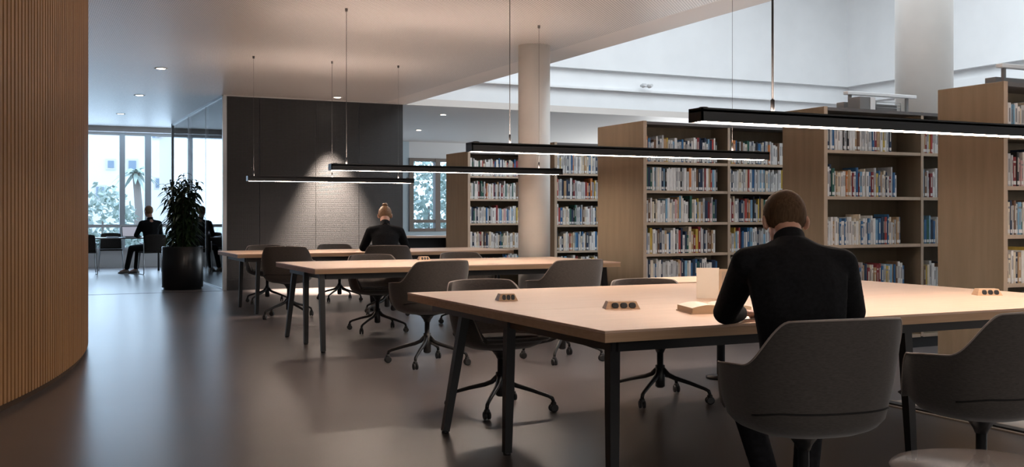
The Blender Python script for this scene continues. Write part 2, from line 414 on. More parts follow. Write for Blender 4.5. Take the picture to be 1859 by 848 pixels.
# ------------------------------------------------------------------ chair
def shell_outline(th):                            # th: 0 = back, +-180 = front
    e = 2/2.5
    s, c = math.sin(th), math.cos(th)
    x = .305*math.copysign(abs(s)**e, s); y = -math.copysign(abs(c)**e, c)
    y = y*.28 if y < 0 else y*.25
    return x, y
def rim_h(th):
    a = abs(math.degrees(th))
    h = .848-.012*(a/50)**2 if a < 50 else .836
    h = h-(h-.675)*sm(41, 80, a)
    h = h-.015*sm(76, 112, a)
    return h-(h-.470)*sm(112, 140, a)
def shell_pt(th, t, off=0):
    x, y = shell_outline(th)
    H = rim_h(th)
    prof = [(0, .405), (.34, .407), (.62, .418), (.80, .440), (.90, .475)]
    if t <= .5:
        u = t/.5*(len(prof)-1); i = min(int(u), len(prof)-2); f = u-i
        k = prof[i][0]+(prof[i+1][0]-prof[i][0])*f; z = prof[i][1]+(prof[i+1][1]-prof[i][1])*f
        if H < .5: z = min(z, H)
    else:
        f = (t-.5)/.5; k = .90+.10*math.sin(f*PI/2); z = .475+(H-.475)*f
        lean = .045*f*max(0, math.cos(th))**.5 if math.cos(th) > 0 else 0
        y = y - lean/max(k, .1)
    k = k*(1+off)
    return Vector((x*k, y*k, z))
def make_chair(label):
    t = thing('swivel_chair', label, 'chair')
    m = MB(); TH = [R(-180+360*i/96) for i in range(96)]; TT = [i/20 for i in range(1, 21)]
    rows = [[shell_pt(th, tt) for th in TH] for tt in TT]
    m.grid(rows, True, True, cap0=True)
    o = m.build('shell', M['fabric'], t)
    sd = o.modifiers.new('thick', 'SOLIDIFY'); sd.thickness = .026; sd.offset = -1
    bv = o.modifiers.new('soft', 'BEVEL'); bv.width = .008; bv.segments = 2; bv.limit_method = 'ANGLE'; bv.angle_limit = R(60)
    m = MB(); m.tube([shell_pt(th, 1)+Vector((0, 0, .001)) for th in [R(-134+268*i/90) for i in range(91)]], .0038, 6)
    m.build('piping', M['piping'], t)
    m = MB(); m.tube([shell_pt(R(-72+144*i/40), .56+.0*i, .004) for i in range(41)], .0035, 6); m.build('seam', M['seam'], o)
    m = MB(); rows = []
    for k, z in ((.55, .448), (.82, .450), (.84, .475), (.80, .488), (.5, .494), (.05, .495)):
        rows.append([Vector((shell_outline(th)[0]*k*.93, shell_outline(th)[1]*k*.9+.01, z)) for th in TH])
    m.grid(rows, True, True, True, True); m.build('seat_cushion', M['fabric_dark'], t)
    m = MB(); m.lathe([(.10, .404), (.055, .392), (.032, .36), (.024, .34)], seg=20); m.build('seat_mount', M['black'], t)
    m = MB(); m.lathe([(.021, .36), (.021, .255), (.031, .25), (.031, .10), (.02, .09)], seg=16); m.build('column', M['black'], t)
    m = MB()
    for k in range(4):
        a = R(45+90*k); d = Vector((math.cos(a), math.sin(a), 0))
        P = [d*.02+Vector((0, 0, .225)), d*.055+Vector((0, 0, .185)), d*.10+Vector((0, 0, .165)), d*.20+Vector((0, 0, .138)), d*.30+Vector((0, 0, .105)), d*.325+Vector((0, 0, .092)), d*.333+Vector((0, 0, .07))]
        m.tube(P, [.016, .017, .016, .014, .012, .012, .011], 8)
    m.build('star_base', M['black'], t)
    for k in range(4):
        a = R(45+90*k); d = Vector((math.cos(a), math.sin(a), 0)); b = a+R(35)
        m = MB()
        for s in (-1, 1):
            off = Vector((-math.sin(b), math.cos(b), 0))*.012*s
            rows = []
            q = Vector((-math.sin(b), math.cos(b), 0)); rr = Vector((math.cos(b), math.sin(b), 0))
            for w_, rd in ((-.008, .020), (-.006, .027), (.006, .027), (.008, .020)):
                rows.append([d*.333+off+q*w_+rr*rd*math.cos(2*PI*j/16)+Vector((0, 0, .028+rd*math.sin(2*PI*j/16))) for j in range(16)])
            m.grid(rows, True, True, True, True)
        m.lathe([(.017, .03), (.018, .06), (.012, .07)], (d.x*.333, d.y*.333, 0), 12)
        m.build('castor', M['black2'], t)
    return t
G = 'swivel chairs around the reading tables'
def P_(r, D):  # point on the floor: lateral ratio r and distance D from the viewpoint
    a = R(YAW); return (D*(math.sin(a)+r*math.cos(a)), D*(math.cos(a)-r*math.sin(a)))
chair0 = make_chair('grey upholstered swivel chair the nearest man in black sits on')
chair0['group'] = G
chair0.location = (2.62, 3.00, 0); chair0.rotation_euler = (0, 0, -R(9))
KIDS_READY = True
def place_chair(label, x, y, rz, lift=1):
    c = dup(chair0, label, (x, y, 0), R(rz), G); c.scale = (1, 1, lift); return c

# ------------------------------------------------------------------ people
def rot_to(m, pitch, yaw=0): return Matrix.Rotation(yaw, 3, 'Z') @ Matrix.Rotation(-pitch, 3, 'X')
def chain(mb, pts, rad, flat=None):
    for i in range(len(pts)-1):
        a, b = Vector(pts[i]), Vector(pts[i+1]); n = max(2, int((b-a).length/(min(rad[i], rad[i+1])*.32)))
        for k in range(n+1):
            f = k/n; mb.ico(a.lerp(b, f), rad[i]+(rad[i+1]-rad[i])*f, sub=2)
def slabs(mb, secs, rz=.045, n=7):
    for i in range(len(secs)-1):
        (c0, x0, y0), (c1, x1, y1) = secs[i], secs[i+1]
        for k in range(n+1):
            f = k/n; mb.ico(Vector(c0).lerp(Vector(c1), f), (x0+(x1-x0)*f, y0+(y1-y0)*f, rz), sub=2)
def remesh(o, vox, it=6):
    r = o.modifiers.new('surface', 'REMESH'); r.mode = 'VOXEL'; r.voxel_size = vox; r.use_smooth_shade = True
    s = o.modifiers.new('smooth', 'SMOOTH'); s.iterations = it; s.factor = .5
def hand(mb, wrist, tip, up, side):
    W = Vector(wrist); f = (Vector(tip)-W).normalized(); u = Vector(up).normalized(); s = f.cross(u).normalized()*side
    for k in range(5):
        for j in (-1, 0, 1): mb.ico(W+f*(.02+.016*k)+s*.022*j*(.8+.06*k), .0155, sub=2)
    for j, ln in ((-1.5, .058), (-.5, .074), (.5, .080), (1.5, .072)):
        b = W+f*.088+s*.018*j
        p1 = b+f*ln*.42+u*.006+s*.002*j; p2 = p1+f*ln*.33-u*.012; p3 = p2+f*ln*.20-u*.016
        chain(mb, [b-f*.02, p1, p2, p3], [.0095, .009, .0082, .0072])
    b = W+f*.03+s*.03; p1 = b+f*.032+s*.022-u*.004; p2 = p1+f*.03+s*.006-u*.006
    chain(mb, [b, p1, p2], [.0125, .0105, .009])
def person(label, loc, rz, hair, J, vox=.008, shoe='shoe', bun=False, collar=True, top='sweater', scale=1):
    t = thing('person', label, 'person', loc, rz); t.scale = (scale,)*3
    H = Vector(J['head']); pit = J['pitch']; yw = J.get('yaw', 0); HR = rot_to(None, pit, yw)
    hp = lambda p: H+HR @ Vector(p)
    nb = Vector(J['neck'])
    # ---- body: one continuous surface
    m = MB()
    m.ico(hp((0, -.008, .028)), (.074, .092, .088), HR, 3); m.ico(hp((0, .022, -.035)), (.060, .068, .075), HR, 3); m.ico(hp((0, .045, -.075)), (.034, .034, .028), HR)
    m.ico(hp((0, .060, .030)), (.056, .030, .045), HR)
    for k in range(5): m.ico(hp((0, .086+.0042*k, .018-.010*k)), .009+.001*k, HR)
    m.ico(hp((0, .085, -.052)), (.022, .010, .006), HR); m.ico(hp((0, .083, -.063)), (.019, .010, .006), HR)
    for s in (-1, 1):
        m.ico(hp((.083*s, -.006, -.004)), (.010, .021, .034), HR @ Matrix.Rotation(.35*s, 3, 'Z')); m.ico(hp((.076*s, .002, -.026)), (.007, .010, .012), HR)
        m.ico(hp((.036*s, .050, -.012)), (.024, .022, .024), HR)
    chain(m, [hp((0, -.022, -.04)), nb, nb+Vector((0, -.03, -.06))], [.056, .054, .075])
    sp = J['spine']
    slabs(m, [(c, x*.86, y*.86) for c, x, y in sp], .04, 5)
    for s, k in ((-1, 'l'), (1, 'r')):
        chain(m, [J['sh'+k], J['el'+k], J['wr'+k]], [.045, .036, .027])
        hand(m, J['wr'+k], J['ha'+k], J.get('up'+k, (0, 0, 1)), -s)
        chain(m, [J['hi'+k], J['kn'+k], J['an'+k]], [.070, .045, .034]); chain(m, [J['an'+k], J['to'+k]], [.032, .022])
    o = m.build('body', M['skin'], t); remesh(o, .0055 if vox < .01 else .007, 3)
    # ---- eyes
    for s in (-1, 1):
        MB().ico(hp((.031*s, .083, .018)), .0085).build('eye', M['eye'], t)
    # ---- hair
    m = MB(); rows = []
    nu, nv = 56, 40
    for i in range(1, nv):
        ph = PI*i/nv; row = []
        for j in range(nu):
            a = 2*PI*j/nu; d = Vector((math.sin(ph)*math.sin(a), math.sin(ph)*math.cos(a), math.cos(ph)))
            rad = 1/math.sqrt((d.x/.074)**2+(d.y/.092)**2+(d.z/.088)**2)
            z = d.z*rad; fy = d.y
            line = -.082 if fy < -.25 else (-.082+(.050+.082)*sm(-.25, .75, fy))
            if -.25 < fy < .25 and bun is False: line = line+.012*(1-abs(fy)/.25)
            mask = sm(line-.010, line+.012, z)
            thick = (.010+.004*max(0, d.z)) + .0015*math.sin(a*17+ph*9)*math.sin(ph*13)
            k = rad+thick*mask-.020*(1-mask)
            row.append(hp(d*k+Vector((0, -.008, .028))))
        rows.append(row)
    m.grid(rows, True, True, True, True); ho = m.build('hair', M[hair], t)
    if bun:
        m = MB(); rb = hp((0, -.060, .125))
        m.ico(rb, (.030, .026, .022), HR, 3)
        for q in range(3):
            tp = [rb+HR @ Vector((math.cos(b)*(.026-.004*q), math.sin(b)*(.022-.004*q), .007*q-.006+.006*math.sin(2*b+q))) for b in [2*PI*i/24 for i in range(24)]]
            m.tube(tp, .011, 8, closed=True)
        m.build('hair_bun', M[hair], ho)
        for s in (-1, 1): pass
    # ---- sweater
    m = MB(); slabs(m, sp, .045)
    for s, k in ((-1, 'l'), (1, 'r')):
        S, E, W = Vector(J['sh'+k]), Vector(J['el'+k]), Vector(J['wr'+k])
        root = S.lerp(Vector((0, S.y, S.z+.01)), .45)
        chain(m, [root, S, S.lerp(E, .5), E, E.lerp(W, .5), E.lerp(W, .92)], [.078, .068, .061, .054, .050, .038])
    slabs(m, [(nb+Vector((0, -.045, -.075)), .125, .075), (nb+Vector((0, -.02, -.025)), .078, .064)], .03, 4)
    slabs(m, [(nb+Vector((0, .0, -.10)), .120, .085), (nb+Vector((0, .012, -.045)), .078, .062), (nb+Vector((0, .016, -.02)), .066, .056)], .03, 5)
    o = m.build(top, M['knit'], t); remesh(o, vox*1.1, 7)
    ax = (hp((0, -.022, -.06))-nb).normalized()
    m = MB(); rows = []
    for k_, (r_, hh) in enumerate(((.068, -.028), (.062, -.005), (.061, .034), (.060, .044), (.055, .045), (.053, .0), (.054, -.03))):
        q = ax.to_track_quat('Z', 'Y')
        rows.append([nb+ax*hh+q @ Vector((r_*math.cos(2*PI*j/32), r_*1.02*math.sin(2*PI*j/32), 0)) for j in range(32)])
    m.grid(rows, True, True); m.build('collar', M['knit'], o)
    # ---- trousers
    m = MB(); p0 = Vector(sp[0][0])
    slabs(m, [(p0+Vector((0, 0, -.02)), .165, .12), (p0+Vector((0, 0, .08)), .158, .115)], .05)
    for k in 'lr':
        Hh, K, A = Vector(J['hi'+k]), Vector(J['kn'+k]), Vector(J['an'+k])
        chain(m, [Hh, Hh.lerp(K, .5), K, K.lerp(A, .5), K.lerp(A, .92)], [.092, .080, .066, .060, .056])
    o = m.build('trousers', M['trouser'], t); remesh(o, vox*1.2, 6)
    for k in 'lr':
        A, T = Vector(J['an'+k]), Vector(J['to'+k]); m = MB(); f = (T-A); f.z = 0; f.normalize()
        base = Vector((A.x, A.y, .0))
        rows = []
        q = Vector((-f.y, f.x, 0))
        for u, w_, h_ in ((-.075, .012, .03), (-.068, .032, .055), (-.03, .040, .088), (.02, .042, .085), (.07, .043, .062), (.12, .047, .05), (.165, .043, .040), (.195, .026, .030), (.205, .008, .02)):
            row = []
            for j in range(16):
                b = 2*PI*j/16; row.append(base+f*u+q*w_*math.cos(b)+Vector((0, 0, max(.002, h_*.5+h_*.5*math.sin(b)))))
            rows.append(row)
        m.grid(rows, True, True, True, True); m.build('shoe', M[shoe], t)
    return t
def seated(head=(0, .30, 1.20), pitch=.5, wrists=.08):
    return dict(head=head, pitch=pitch, neck=(0, .215, 1.085),
        spine=[((0, -.01, .50), .165, .115), ((0, .0, .60), .160, .112), ((0, .03, .72), .155, .108), ((0, .08, .86), .170, .115), ((0, .13, .96), .182, .112), ((0, .17, 1.025), .165, .090), ((0, .185, 1.06), .11, .07)],
        shl=(-.175, .165, 1.005), shr=(.175, .165, 1.005), ell=(-.265, .42, .803), elr=(.265, .42, .803),
        wrl=(-wrists, .60, .790), wrr=(wrists, .62, .790), hal=(-wrists+.06, .72, .785), har=(wrists-.06, .74, .785),
        hil=(-.09, .02, .545), hir=(.09, .02, .545), knl=(-.15, .44, .525), knr=(.14, .44, .525), anl=(-.13, .46, .09), anr=(.12, .5, .09), tol=(-.16, .6, .04), tor=(.15, .62, .04))

# ------------------------------------------------------------------ chairs in place
place_chair('grey swivel chair empty at the right edge, beside the seated nearest man', 3.46, 2.93, 2)
place_chair('chair tucked under the far left of the foreground table, rim above its edge', 2.72, 5.86, 186, .93)
place_chair('chair tucked behind the foreground table, hidden partly by the upright book', 3.80, 5.72, 172, .91)
place_chair('empty grey chair at the near side of the middle table, left of the two', 3.02, 7.92, 8)
place_chair('empty grey chair before the middle table, right one near the round column', 4.12, 7.66, 6)
place_chair('dark chair under the middle table, just below the woman in black', 3.42, 10.42, 178, .93)
place_chair('chair behind the middle table showing only its curved rim near the bookcase', 4.55, 10.62, 184, .93)
place_chair('chair the woman with tied-up hair sits on', 4.10, 12.12, -16)
place_chair('empty chair at the near left of the farthest table, seen from behind', 2.92, 12.22, -22)
place_chair('empty chair behind the left end of the farthest table, facing us', 3.15, 14.42, 176, .93)
place_chair('empty chair behind the farthest table, under the lit patch of dark wall', 4.18, 14.45, 182, .93)
place_chair('empty chair tucked between counter desk and dark wall corner', 6.55, 21.2, 60)

# ------------------------------------------------------------------ linear pendants
def linear_lamp(label, x0, x1, y, wires, rod=False):
    z = 1.625; t = thing('linear_pendant_lamp', label, 'lamp', ((x0+x1)/2, y, z), 0, 'long black linear pendant lamps'); h = (x1-x0)/2
    m = MB(); W_ = .052
    m.bx(-h, h, -W_, -W_+.008, 0, .062); m.bx(-h, h, W_-.008, W_, 0, .062); m.bx(-h, h, -W_, W_, .044, .054)
    m.bx(-h, -h+.008, -W_, W_, 0, .062); m.bx(h-.008, h, -W_, W_, 0, .062)
    m.build('housing', M['lamp_black'], t)
    m = MB(); m.bx(-h+.03, h-.03, -W_+.006, W_-.006, .0008, .010); m.build('diffuser', M['diff'], t)
    m = MB(); m.bx(-h+.1, h-.1, -.03, .03, .055, .058); m.build('added_glow_strip', M['up'], t)  # unseen strip on top, added to throw warm light on the ceiling
    for s in (-1, 1):
        m = MB(); m.lathe([(.024, .055), (.024, .068), (.018, .072)], ((h-.06)*s, .02, 0), 16); m.build('end_knob', M['lamp_black'], t)
    for wx, r in wires:
        m = MB(); lx = wx-(x0+x1)/2
        top = CEIL-z if wx < 6.2 else 7-z
        m.tube([(lx, 0, .05), (lx, 0, top)], r, 6); o = m.build('suspension_wire', M['wire'] if r < .004 else M['lamp_black'], t)
        m = MB(); m.tube([(lx, 0, .045), (lx, 0, .12), (lx, 0, .125)], [.007 if r < .004 else .010]*2+[.003], 8); m.build('wire_gripper', M['lamp_black'], o)
        if wx < 6.2:
            m = MB(); m.lathe([(.012, top-.03), (.014, top)], (lx, 0, 0), 10); m.build('ceiling_mount', M['wire'], o)
    return t
linear_lamp('nearest black linear pendant lamp, above the seated man, thick rod', 2.78, 5.9, 3.90, [(3.22, .0055)], True)
linear_lamp('second nearest black linear pendant lamp, overlapping the left column', 2.72, 5.18, 6.36, [(3.02, .0028), (4.87, .0014)])
linear_lamp('third black linear pendant lamp, ending at the round column', 2.66, 5.10, 9.52, [(2.82, .0028), (4.85, .0014)])
linear_lamp('farthest and leftmost black linear pendant lamp, before the dark wall', 2.56, 4.70, 12.85, [(3.62, .0025), (4.5, .0012), (2.64, .0012)])

# ------------------------------------------------------------------ recessed ceiling lights
def down(label, x, y, watt=18, spot=95, col=(1, .88, .76)):
    t = thing('recessed_downlight', label, 'ceiling light', (x, y, CEIL), 0, 'round recessed ceiling lights')
    m = MB(); m.lathe([(.058, -.001), (.060, -.006), (.085, -.006), (.088, .0)], seg=32); m.build('trim_ring', M['ring'], t)
    m = MB(); m.lathe([(.001, -.003), (.058, -.003)], seg=32); m.build('lens', M['downlight'], t)
    if watt:
        l = bpy.data.lights.new('downlight_lamp', 'SPOT'); l.energy = watt; l.spot_size = R(spot); l.spot_blend = .7; l.shadow_soft_size = .05; l.color = col
        o = bpy.data.objects.new('lamp_light', l); C.objects.link(o); o.parent = t; o.location = (0, 0, -.012)
    return t
down('ceiling downlight nearest us, above the slatted wall side of the floor', 1.755, 14.45)
down('middle one of the three ceiling downlights left of the glass partition', 1.83, 17.8)
down('farthest left ceiling downlight, close to the tall windows', 1.84, 21.2, 12)
down('ceiling downlight lighting the dark textured wall from above', 4.80, 16.72, 8000, 54, (1, .82, .68))
down('small downlight in the pale ceiling right of the dark wall', 7.46, 18.7, 25)
down('faint downlight in the far pale ceiling before the brown-framed window', 8.3, 22.3, 25)

# ------------------------------------------------------------------ bookcases and books
COL = {'white': (.66, .65, .64), 'pale grey': (.45, .46, .47), 'cream': (.62, .55, .44), 'light blue': (.18, .34, .48), 'blue': (.035, .12, .26), 'navy': (.02, .035, .07),
       'black': (.018, .018, .020), 'dark red': (.20, .03, .035), 'red': (.36, .06, .05), 'orange': (.50, .18, .06), 'tan': (.38, .25, .14), 'mustard': (.50, .36, .08), 'dark green': (.03, .10, .08), 'brown': (.14, .08, .05), 'pink': (.50, .30, .30)}
WT = {'white': 30, 'pale grey': 20, 'cream': 8, 'light blue': 5, 'blue': 7, 'navy': 9, 'black': 5, 'dark red': 4, 'red': 3, 'orange': 3, 'tan': 4, 'mustard': 3, 'dark green': 3, 'brown': 3, 'pink': 2}
names = list(COL); wts = [WT[k] for k in names]
BM = {}
for k in names:
    c = COL[k]; d = tuple(min(1, v*1.25+.01) for v in c)
    BM[k] = noisemat('book_'+k.replace(' ', '_'), c, d, (30, 30, 8), 1.5, .45, 0, 2, .4)
M['label'] = mat('call_number_label', (.75, .75, .74), .6)
M['bprint'] = mat('spine_print', (.25, .25, .26), .6)
M['bprint2'] = mat('spine_print_pale', (.6, .58, .52), .6)
def book_bm(mb, x, y, z, wd, ht, dp, v, tilt=0):
    # v: 0..2 spine layout. materials: cover, pages, label, print
    e = .0018
    def bx(a, b_, c_, d_, e_, f_): mb.bx(a, b_, c_, d_, e_, f_)
    x0, x1 = x-wd/2, x+wd/2
    mb.mi = 0; bx(x0, x0+e, y, y+dp, z, z+ht); bx(x1-e, x1, y, y+dp, z, z+ht)
    # rounded spine
    mb.grid([[Vector((x-wd/2+wd*k/4, y-.003*math.sin(PI*k/4)-.0002, zz)) for k in range(5)] for zz in (z, z+ht)], False, True)
    mb.mi = 1; bx(x0+e, x1-e, y+.001, y+dp-.004, z+.003, z+ht-.004)
    mb.mi = 2; bx(x0+wd*.14, x1-wd*.14, y-.0045, y-.0025, z+.012, z+.038)
    mb.mi = 3
    if v == 0: bx(x0+wd*.32, x1-wd*.32, y-.0042, y-.002, z+ht*.42, z+ht*.84)
    elif v == 1: bx(x0+wd*.15, x1-wd*.15, y-.0042, y-.002, z+ht*.80, z+ht*.86); bx(x0+wd*.38, x1-wd*.38, y-.0042, y-.002, z+ht*.30, z+ht*.70)
    mb.mi = 0
CACHE = {}
def book_mesh(col, wi, hi, v):
    k = (col, wi, hi, v)
    if k not in CACHE:
        m = MB(); book_bm(m, 0, 0, 0, .014+.004*wi, .185+.012*hi, .165, v)
        CACHE[k] = m.mesh('book', [BM[col], M['paper'], M['label'], M['bprint'] if sum(COL[col]) > .9 else M['bprint2']])
    return CACHE[k]
ONES = ['first', 'second', 'third', 'fourth', 'fifth', 'sixth', 'seventh', 'eighth', 'ninth', 'tenth', 'eleventh', 'twelfth', 'thirteenth', 'fourteenth', 'fifteenth', 'sixteenth', 'seventeenth', 'eighteenth', 'nineteenth', 'twentieth']
def ordn(i):
    if i < 20: return ONES[i]
    if i == 29: return 'thirtieth'
    if i == 39: return 'fortieth'
    return ('twenty-', 'thirty-', 'forty-')[(i-20)//10]+ONES[(i-20) % 10]
NB = [0]; REST = MB(); REST_M = []
def rest_book(x, y, z, wd, ht, dp, col, v):
    base = names.index(col)
    mb = REST; mb.mi = base; x0, x1 = x-wd/2, x+wd/2
    mb.bx(x0, x1, y, y+dp, z, z+ht)
    mb.mi = len(names); mb.bx(x0+wd*.14, x1-wd*.14, y-.0015, y, z+.012, z+.038)
    mb.mi = len(names)+(2 if sum(COL[col]) < .9 else 1)
    if v == 0: mb.bx(x0+wd*.32, x1-wd*.32, y-.0015, y, z+ht*.42, z+ht*.84)
def fill(x0, x1, y, z, clear, where, shelfname, indiv, group, bias=0):
    x = x0+.004; i = 0; hbase = random.uniform(.3, .7)
    while True:
        wi = random.choice((0, 1, 1, 2, 2, 3, 3, 4, 5)); wd = .014+.004*wi
        if x+wd > x1: break
        hmax = (min(clear-.02, .30)-.185)/.012
        hi = int(max(0, min(hmax, random.gauss(3.2+2*hbase, 1.7)))); ht = .185+.012*hi
        col = random.choices(names, wts)[0]; v = random.choice((0, 0, 1, 2))
        yy = y+random.uniform(.0, .012)
        if indiv and NB[0] < 300:
            o = bpy.data.objects.new('book', book_mesh(col, wi, hi, v)); C.objects.link(o); o.location = (x+wd/2, yy, z)
            if random.random() < .06 and i > 2: o.rotation_euler[1] = 0
            tag(o, '%s book %s from left, %s shelf, %s' % (col, ordn(i), shelfname, where), 'book', group); NB[0] += 1
        else: rest_book(x+wd/2, yy, z, wd, ht, .165, col, v)
        x += wd+.0012; i += 1
    return x
SH = ['topmost', 'second', 'third', 'fourth', 'fifth', 'sixth']
def bookcase(label, x, y, depth, bays, shelves, fills, where, indiv, top=2.15, cap=True, board=.026):
    t = thing('bookcase', label, 'bookcase', (x, y, 0), 0, 'double-sided oak bookcases in a row')
    X1 = sum(bays)
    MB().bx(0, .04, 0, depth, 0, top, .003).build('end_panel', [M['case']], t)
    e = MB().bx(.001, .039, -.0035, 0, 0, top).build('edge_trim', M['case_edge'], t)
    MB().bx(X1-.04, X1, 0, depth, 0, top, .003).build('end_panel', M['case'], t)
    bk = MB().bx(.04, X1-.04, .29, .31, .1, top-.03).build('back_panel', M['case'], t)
    MB().bx(.04, X1-.04, .01, depth-.01, 0, .10).build('plinth', M['black2'], t)
    if cap:
        MB().bx(.04, X1-.04, -.005, depth, top-.034, top-.006).build('top_board', M['topgrey'], t)
    xs = [.04]; a = 0
    for b in bays[:-1]:
        a += b; m = MB(); m.bx(a-.015, a+.015, .0, depth, .1, top-.03)
        d = m.build('divider', M['case'], t); MB().bx(a-.0155, a+.0155, -.003, 0, .1, top-.002).build('divider_edge', M['case_edge'], d); xs += [a-.015, a+.015]
    xs.append(X1-.04)
    for bi in range(len(bays)):
        xa, xb = xs[2*bi], xs[2*bi+1]
        for si, z in enumerate(shelves+[.12]):
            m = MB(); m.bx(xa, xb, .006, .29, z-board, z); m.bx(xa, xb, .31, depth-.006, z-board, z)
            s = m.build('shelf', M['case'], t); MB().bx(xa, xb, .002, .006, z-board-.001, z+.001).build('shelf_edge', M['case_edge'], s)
            up = ([top-.034]+shelves)[si]-board
            f = fills[bi][si] if bi < len(fills) and si < len(fills[bi]) else 0
            if f:
                fill(x+xa, x+xa+(xb-xa)*f, y+.012, z+.0005, up-z, where[bi], SH[si], indiv, 'library books on the oak shelves')
    return t
WQ = ['bookcase at right edge']*3
bookcase('tall oak bookcase farthest right, nearest us, cut by the frame', 6.29, 5.14, .58, [1.2, 1.0], [1.77, 1.41, 1.065, .72, .40], [[.62]*6], WQ, True)
bookcase('oak bookcase directly right of the nearest man, with sparse fourth shelf', 6.33, 6.99, .54, [1.16, 1.1], [1.775, 1.37, .945, .53], [[.70, .76, .80, .84, 0], [.5, .5, .5, .5, 0]],
         ['left bay of bookcase right of the man', 'right bay of bookcase right of the man'], True)
bookcase('wide oak bookcase left of the nearest man\'s head, behind the lamp end', 5.66, 8.82, .90, [1.05, 1.0, .9], [1.744, 1.455, 1.135, .82, .51], [[.90, .90, .88, .86, .90, 0], [.97, .97, .97, .97, .9, 0]],
         ['left bay of bookcase left of man', 'right bay of bookcase left of man'], True)
bookcase('oak bookcase just right of the round column, behind the middle table', 6.27, 11.87, .62, [1.0, 1.0], [1.75, 1.42, 1.085, .75, .42], [[.98]*5+[0], [.9]*5], ['', ''], False)
bookcase('farthest oak bookcase, left of the round column', 6.02, 14.12, .85, [1.05, 1.0, 1.0], [1.79, 1.45, 1.09, .72, .38], [[.98]*5+[0], [.95]*5, [.9]*5], ['']*3, False)
bookcase('oak bookcase mostly hidden between the wide one and the column bookcase', 8.95, 10.45, .60, [1.0, 1.0], [1.75, 1.42, 1.085, .75, .42], [[.9]*5, [.9]*5], ['', ''], False)
ro = REST.build('shelved_books', [BM[k] for k in names]+[M['label'], M['bprint'], M['bprint2']])
tag(ro, 'remaining rows of library books filling the farther oak bookcases', 'books', kind='stuff')

# light bars and boxes on top of the bookcases
def topbar(label, x, y, z, ln):
    t = thing('shelf_light_bar', label, 'light bar', (x, y, z), 0, 'white light bars above the bookcases')
    MB().bx(0, ln, -.03, .03, .155, .185, .004).build('bar', M['white'], t)
    for px in (.05, ln-.1): MB().bx(px-.012, px+.012, -.012, .012, 0, .155).build('post', M['grey'], t)
    MB().bx(.03, ln*.8, .05, .15, 0.0, .095, .003).build('driver_box', M['grey'], t)
topbar('white bar on posts atop the bookcase right of the man', 6.83, 7.26, 2.15, .85)
topbar('white bar on posts atop the bookcase at the right edge', 6.62, 5.45, 2.15, .62)
t = thing('box_file', 'pale grey box file standing on top of the bookcase, right of the man', 'box file', (6.88, 7.07, 2.15))
MB().bx(-.09, .09, -.03, .10, 0, .115, .004).build('box', M['grey'], t); MB().bx(.03, .088, -.034, -.0305, .003, .112).build('spine_label', M['white'], t)
t = thing('wire_rack', 'small wire rack lying beside the grey box file on the bookcase', 'rack', (7.18, 7.08, 2.15))
m = MB()
for zz in (.03, .055, .08): m.tube([(-.16, 0, zz), (.14, 0, zz)], .003, 6)
for xx in (-.16, .14): m.tube([(xx, 0, 0), (xx, 0, .085)], .004, 6)
m.build('wires', M['grey'], t)
# small white spot lamp and sensor strip on the bulkhead
def bulkspot(label, x, z):
    t = thing('wall_spotlight', label, 'spotlight', (x, 17.18, z), 0, 'small white spotlights on the bulkhead')
    MB().bx(-.1, .1, -.05, 0, -.02, .02, .004).build('bracket', M['offwhite'], t)
    for s in (-1, 1): m = MB(); m.lathe([(.03, -.1), (.045, 0.0), (.03, .03)], (.07*s, -.06, .0), 16, axis='Y'); m.build('spot_head', M['offwhite'], t)
bulkspot('small white twin spotlight on the white bulkhead above the bookcases', 11.05, 3.72)

# ------------------------------------------------------------------ things on the tables
def powerbox(label, x, y, rz, wd=.15, z=.74):
    t = thing('power_outlet_box', label, 'power outlet', (x, y, z), R(rz), 'oak desk power outlets')
    m = MB(); h = .037; a, b = wd/2+.012, wd/2-.004
    v = [(-a, -.045, 0), (a, -.045, 0), (a, .045, 0), (-a, .045, 0), (-b, -.028, h), (b, -.028, h), (b, .036, h), (-b, .036, h)]
    vs = [m.bm.verts.new(p) for p in v]
    for f in ((3, 2, 1, 0), (4, 5, 6, 7), (0, 1, 5, 4), (1, 2, 6, 5), (2, 3, 7, 6), (3, 0, 4, 7)): m.bm.faces.new([vs[i] for i in f])
    m.build('housing', M['oak_edge'], t)
    nrm = Vector((0, -h, .017)).normalized(); q = nrm.to_track_quat('Z', 'Y')
    for k in (-1, 0, 1):
        m = MB(); c = Vector((k*wd*.285+wd*.04, -.0372, h*.5)); u_ = min(1, wd/.15); rows = []
        for rr, off in ((.86, 0), (1, .0015), (.95, .003), (.55, .001)):
            rows.append([c+Matrix.Rotation(R(90-20.3), 3, 'X') @ Vector((.018*u_*rr*math.copysign(abs(math.cos(g))**.7, math.cos(g)), .0145*rr*math.copysign(abs(math.sin(g))**.8, math.sin(g)), off)) for g in [2*PI*j/20 for j in range(20)]])
        m.grid(rows, True, True, True, True); m.build('socket', M['socket'], t)
    return t
powerbox('oak power outlet box with three black sockets, front centre of foreground table', 2.72, 4.44, -20)
powerbox('small power outlet box near the far left corner of the foreground table', 2.42, 5.14, -12, .085)
powerbox('power outlet box at the right end of the foreground table', 5.10, 4.28, -28, .12)
powerbox('tiny dark power outlet box on the middle table', 3.85, 10.2, -5, .10)

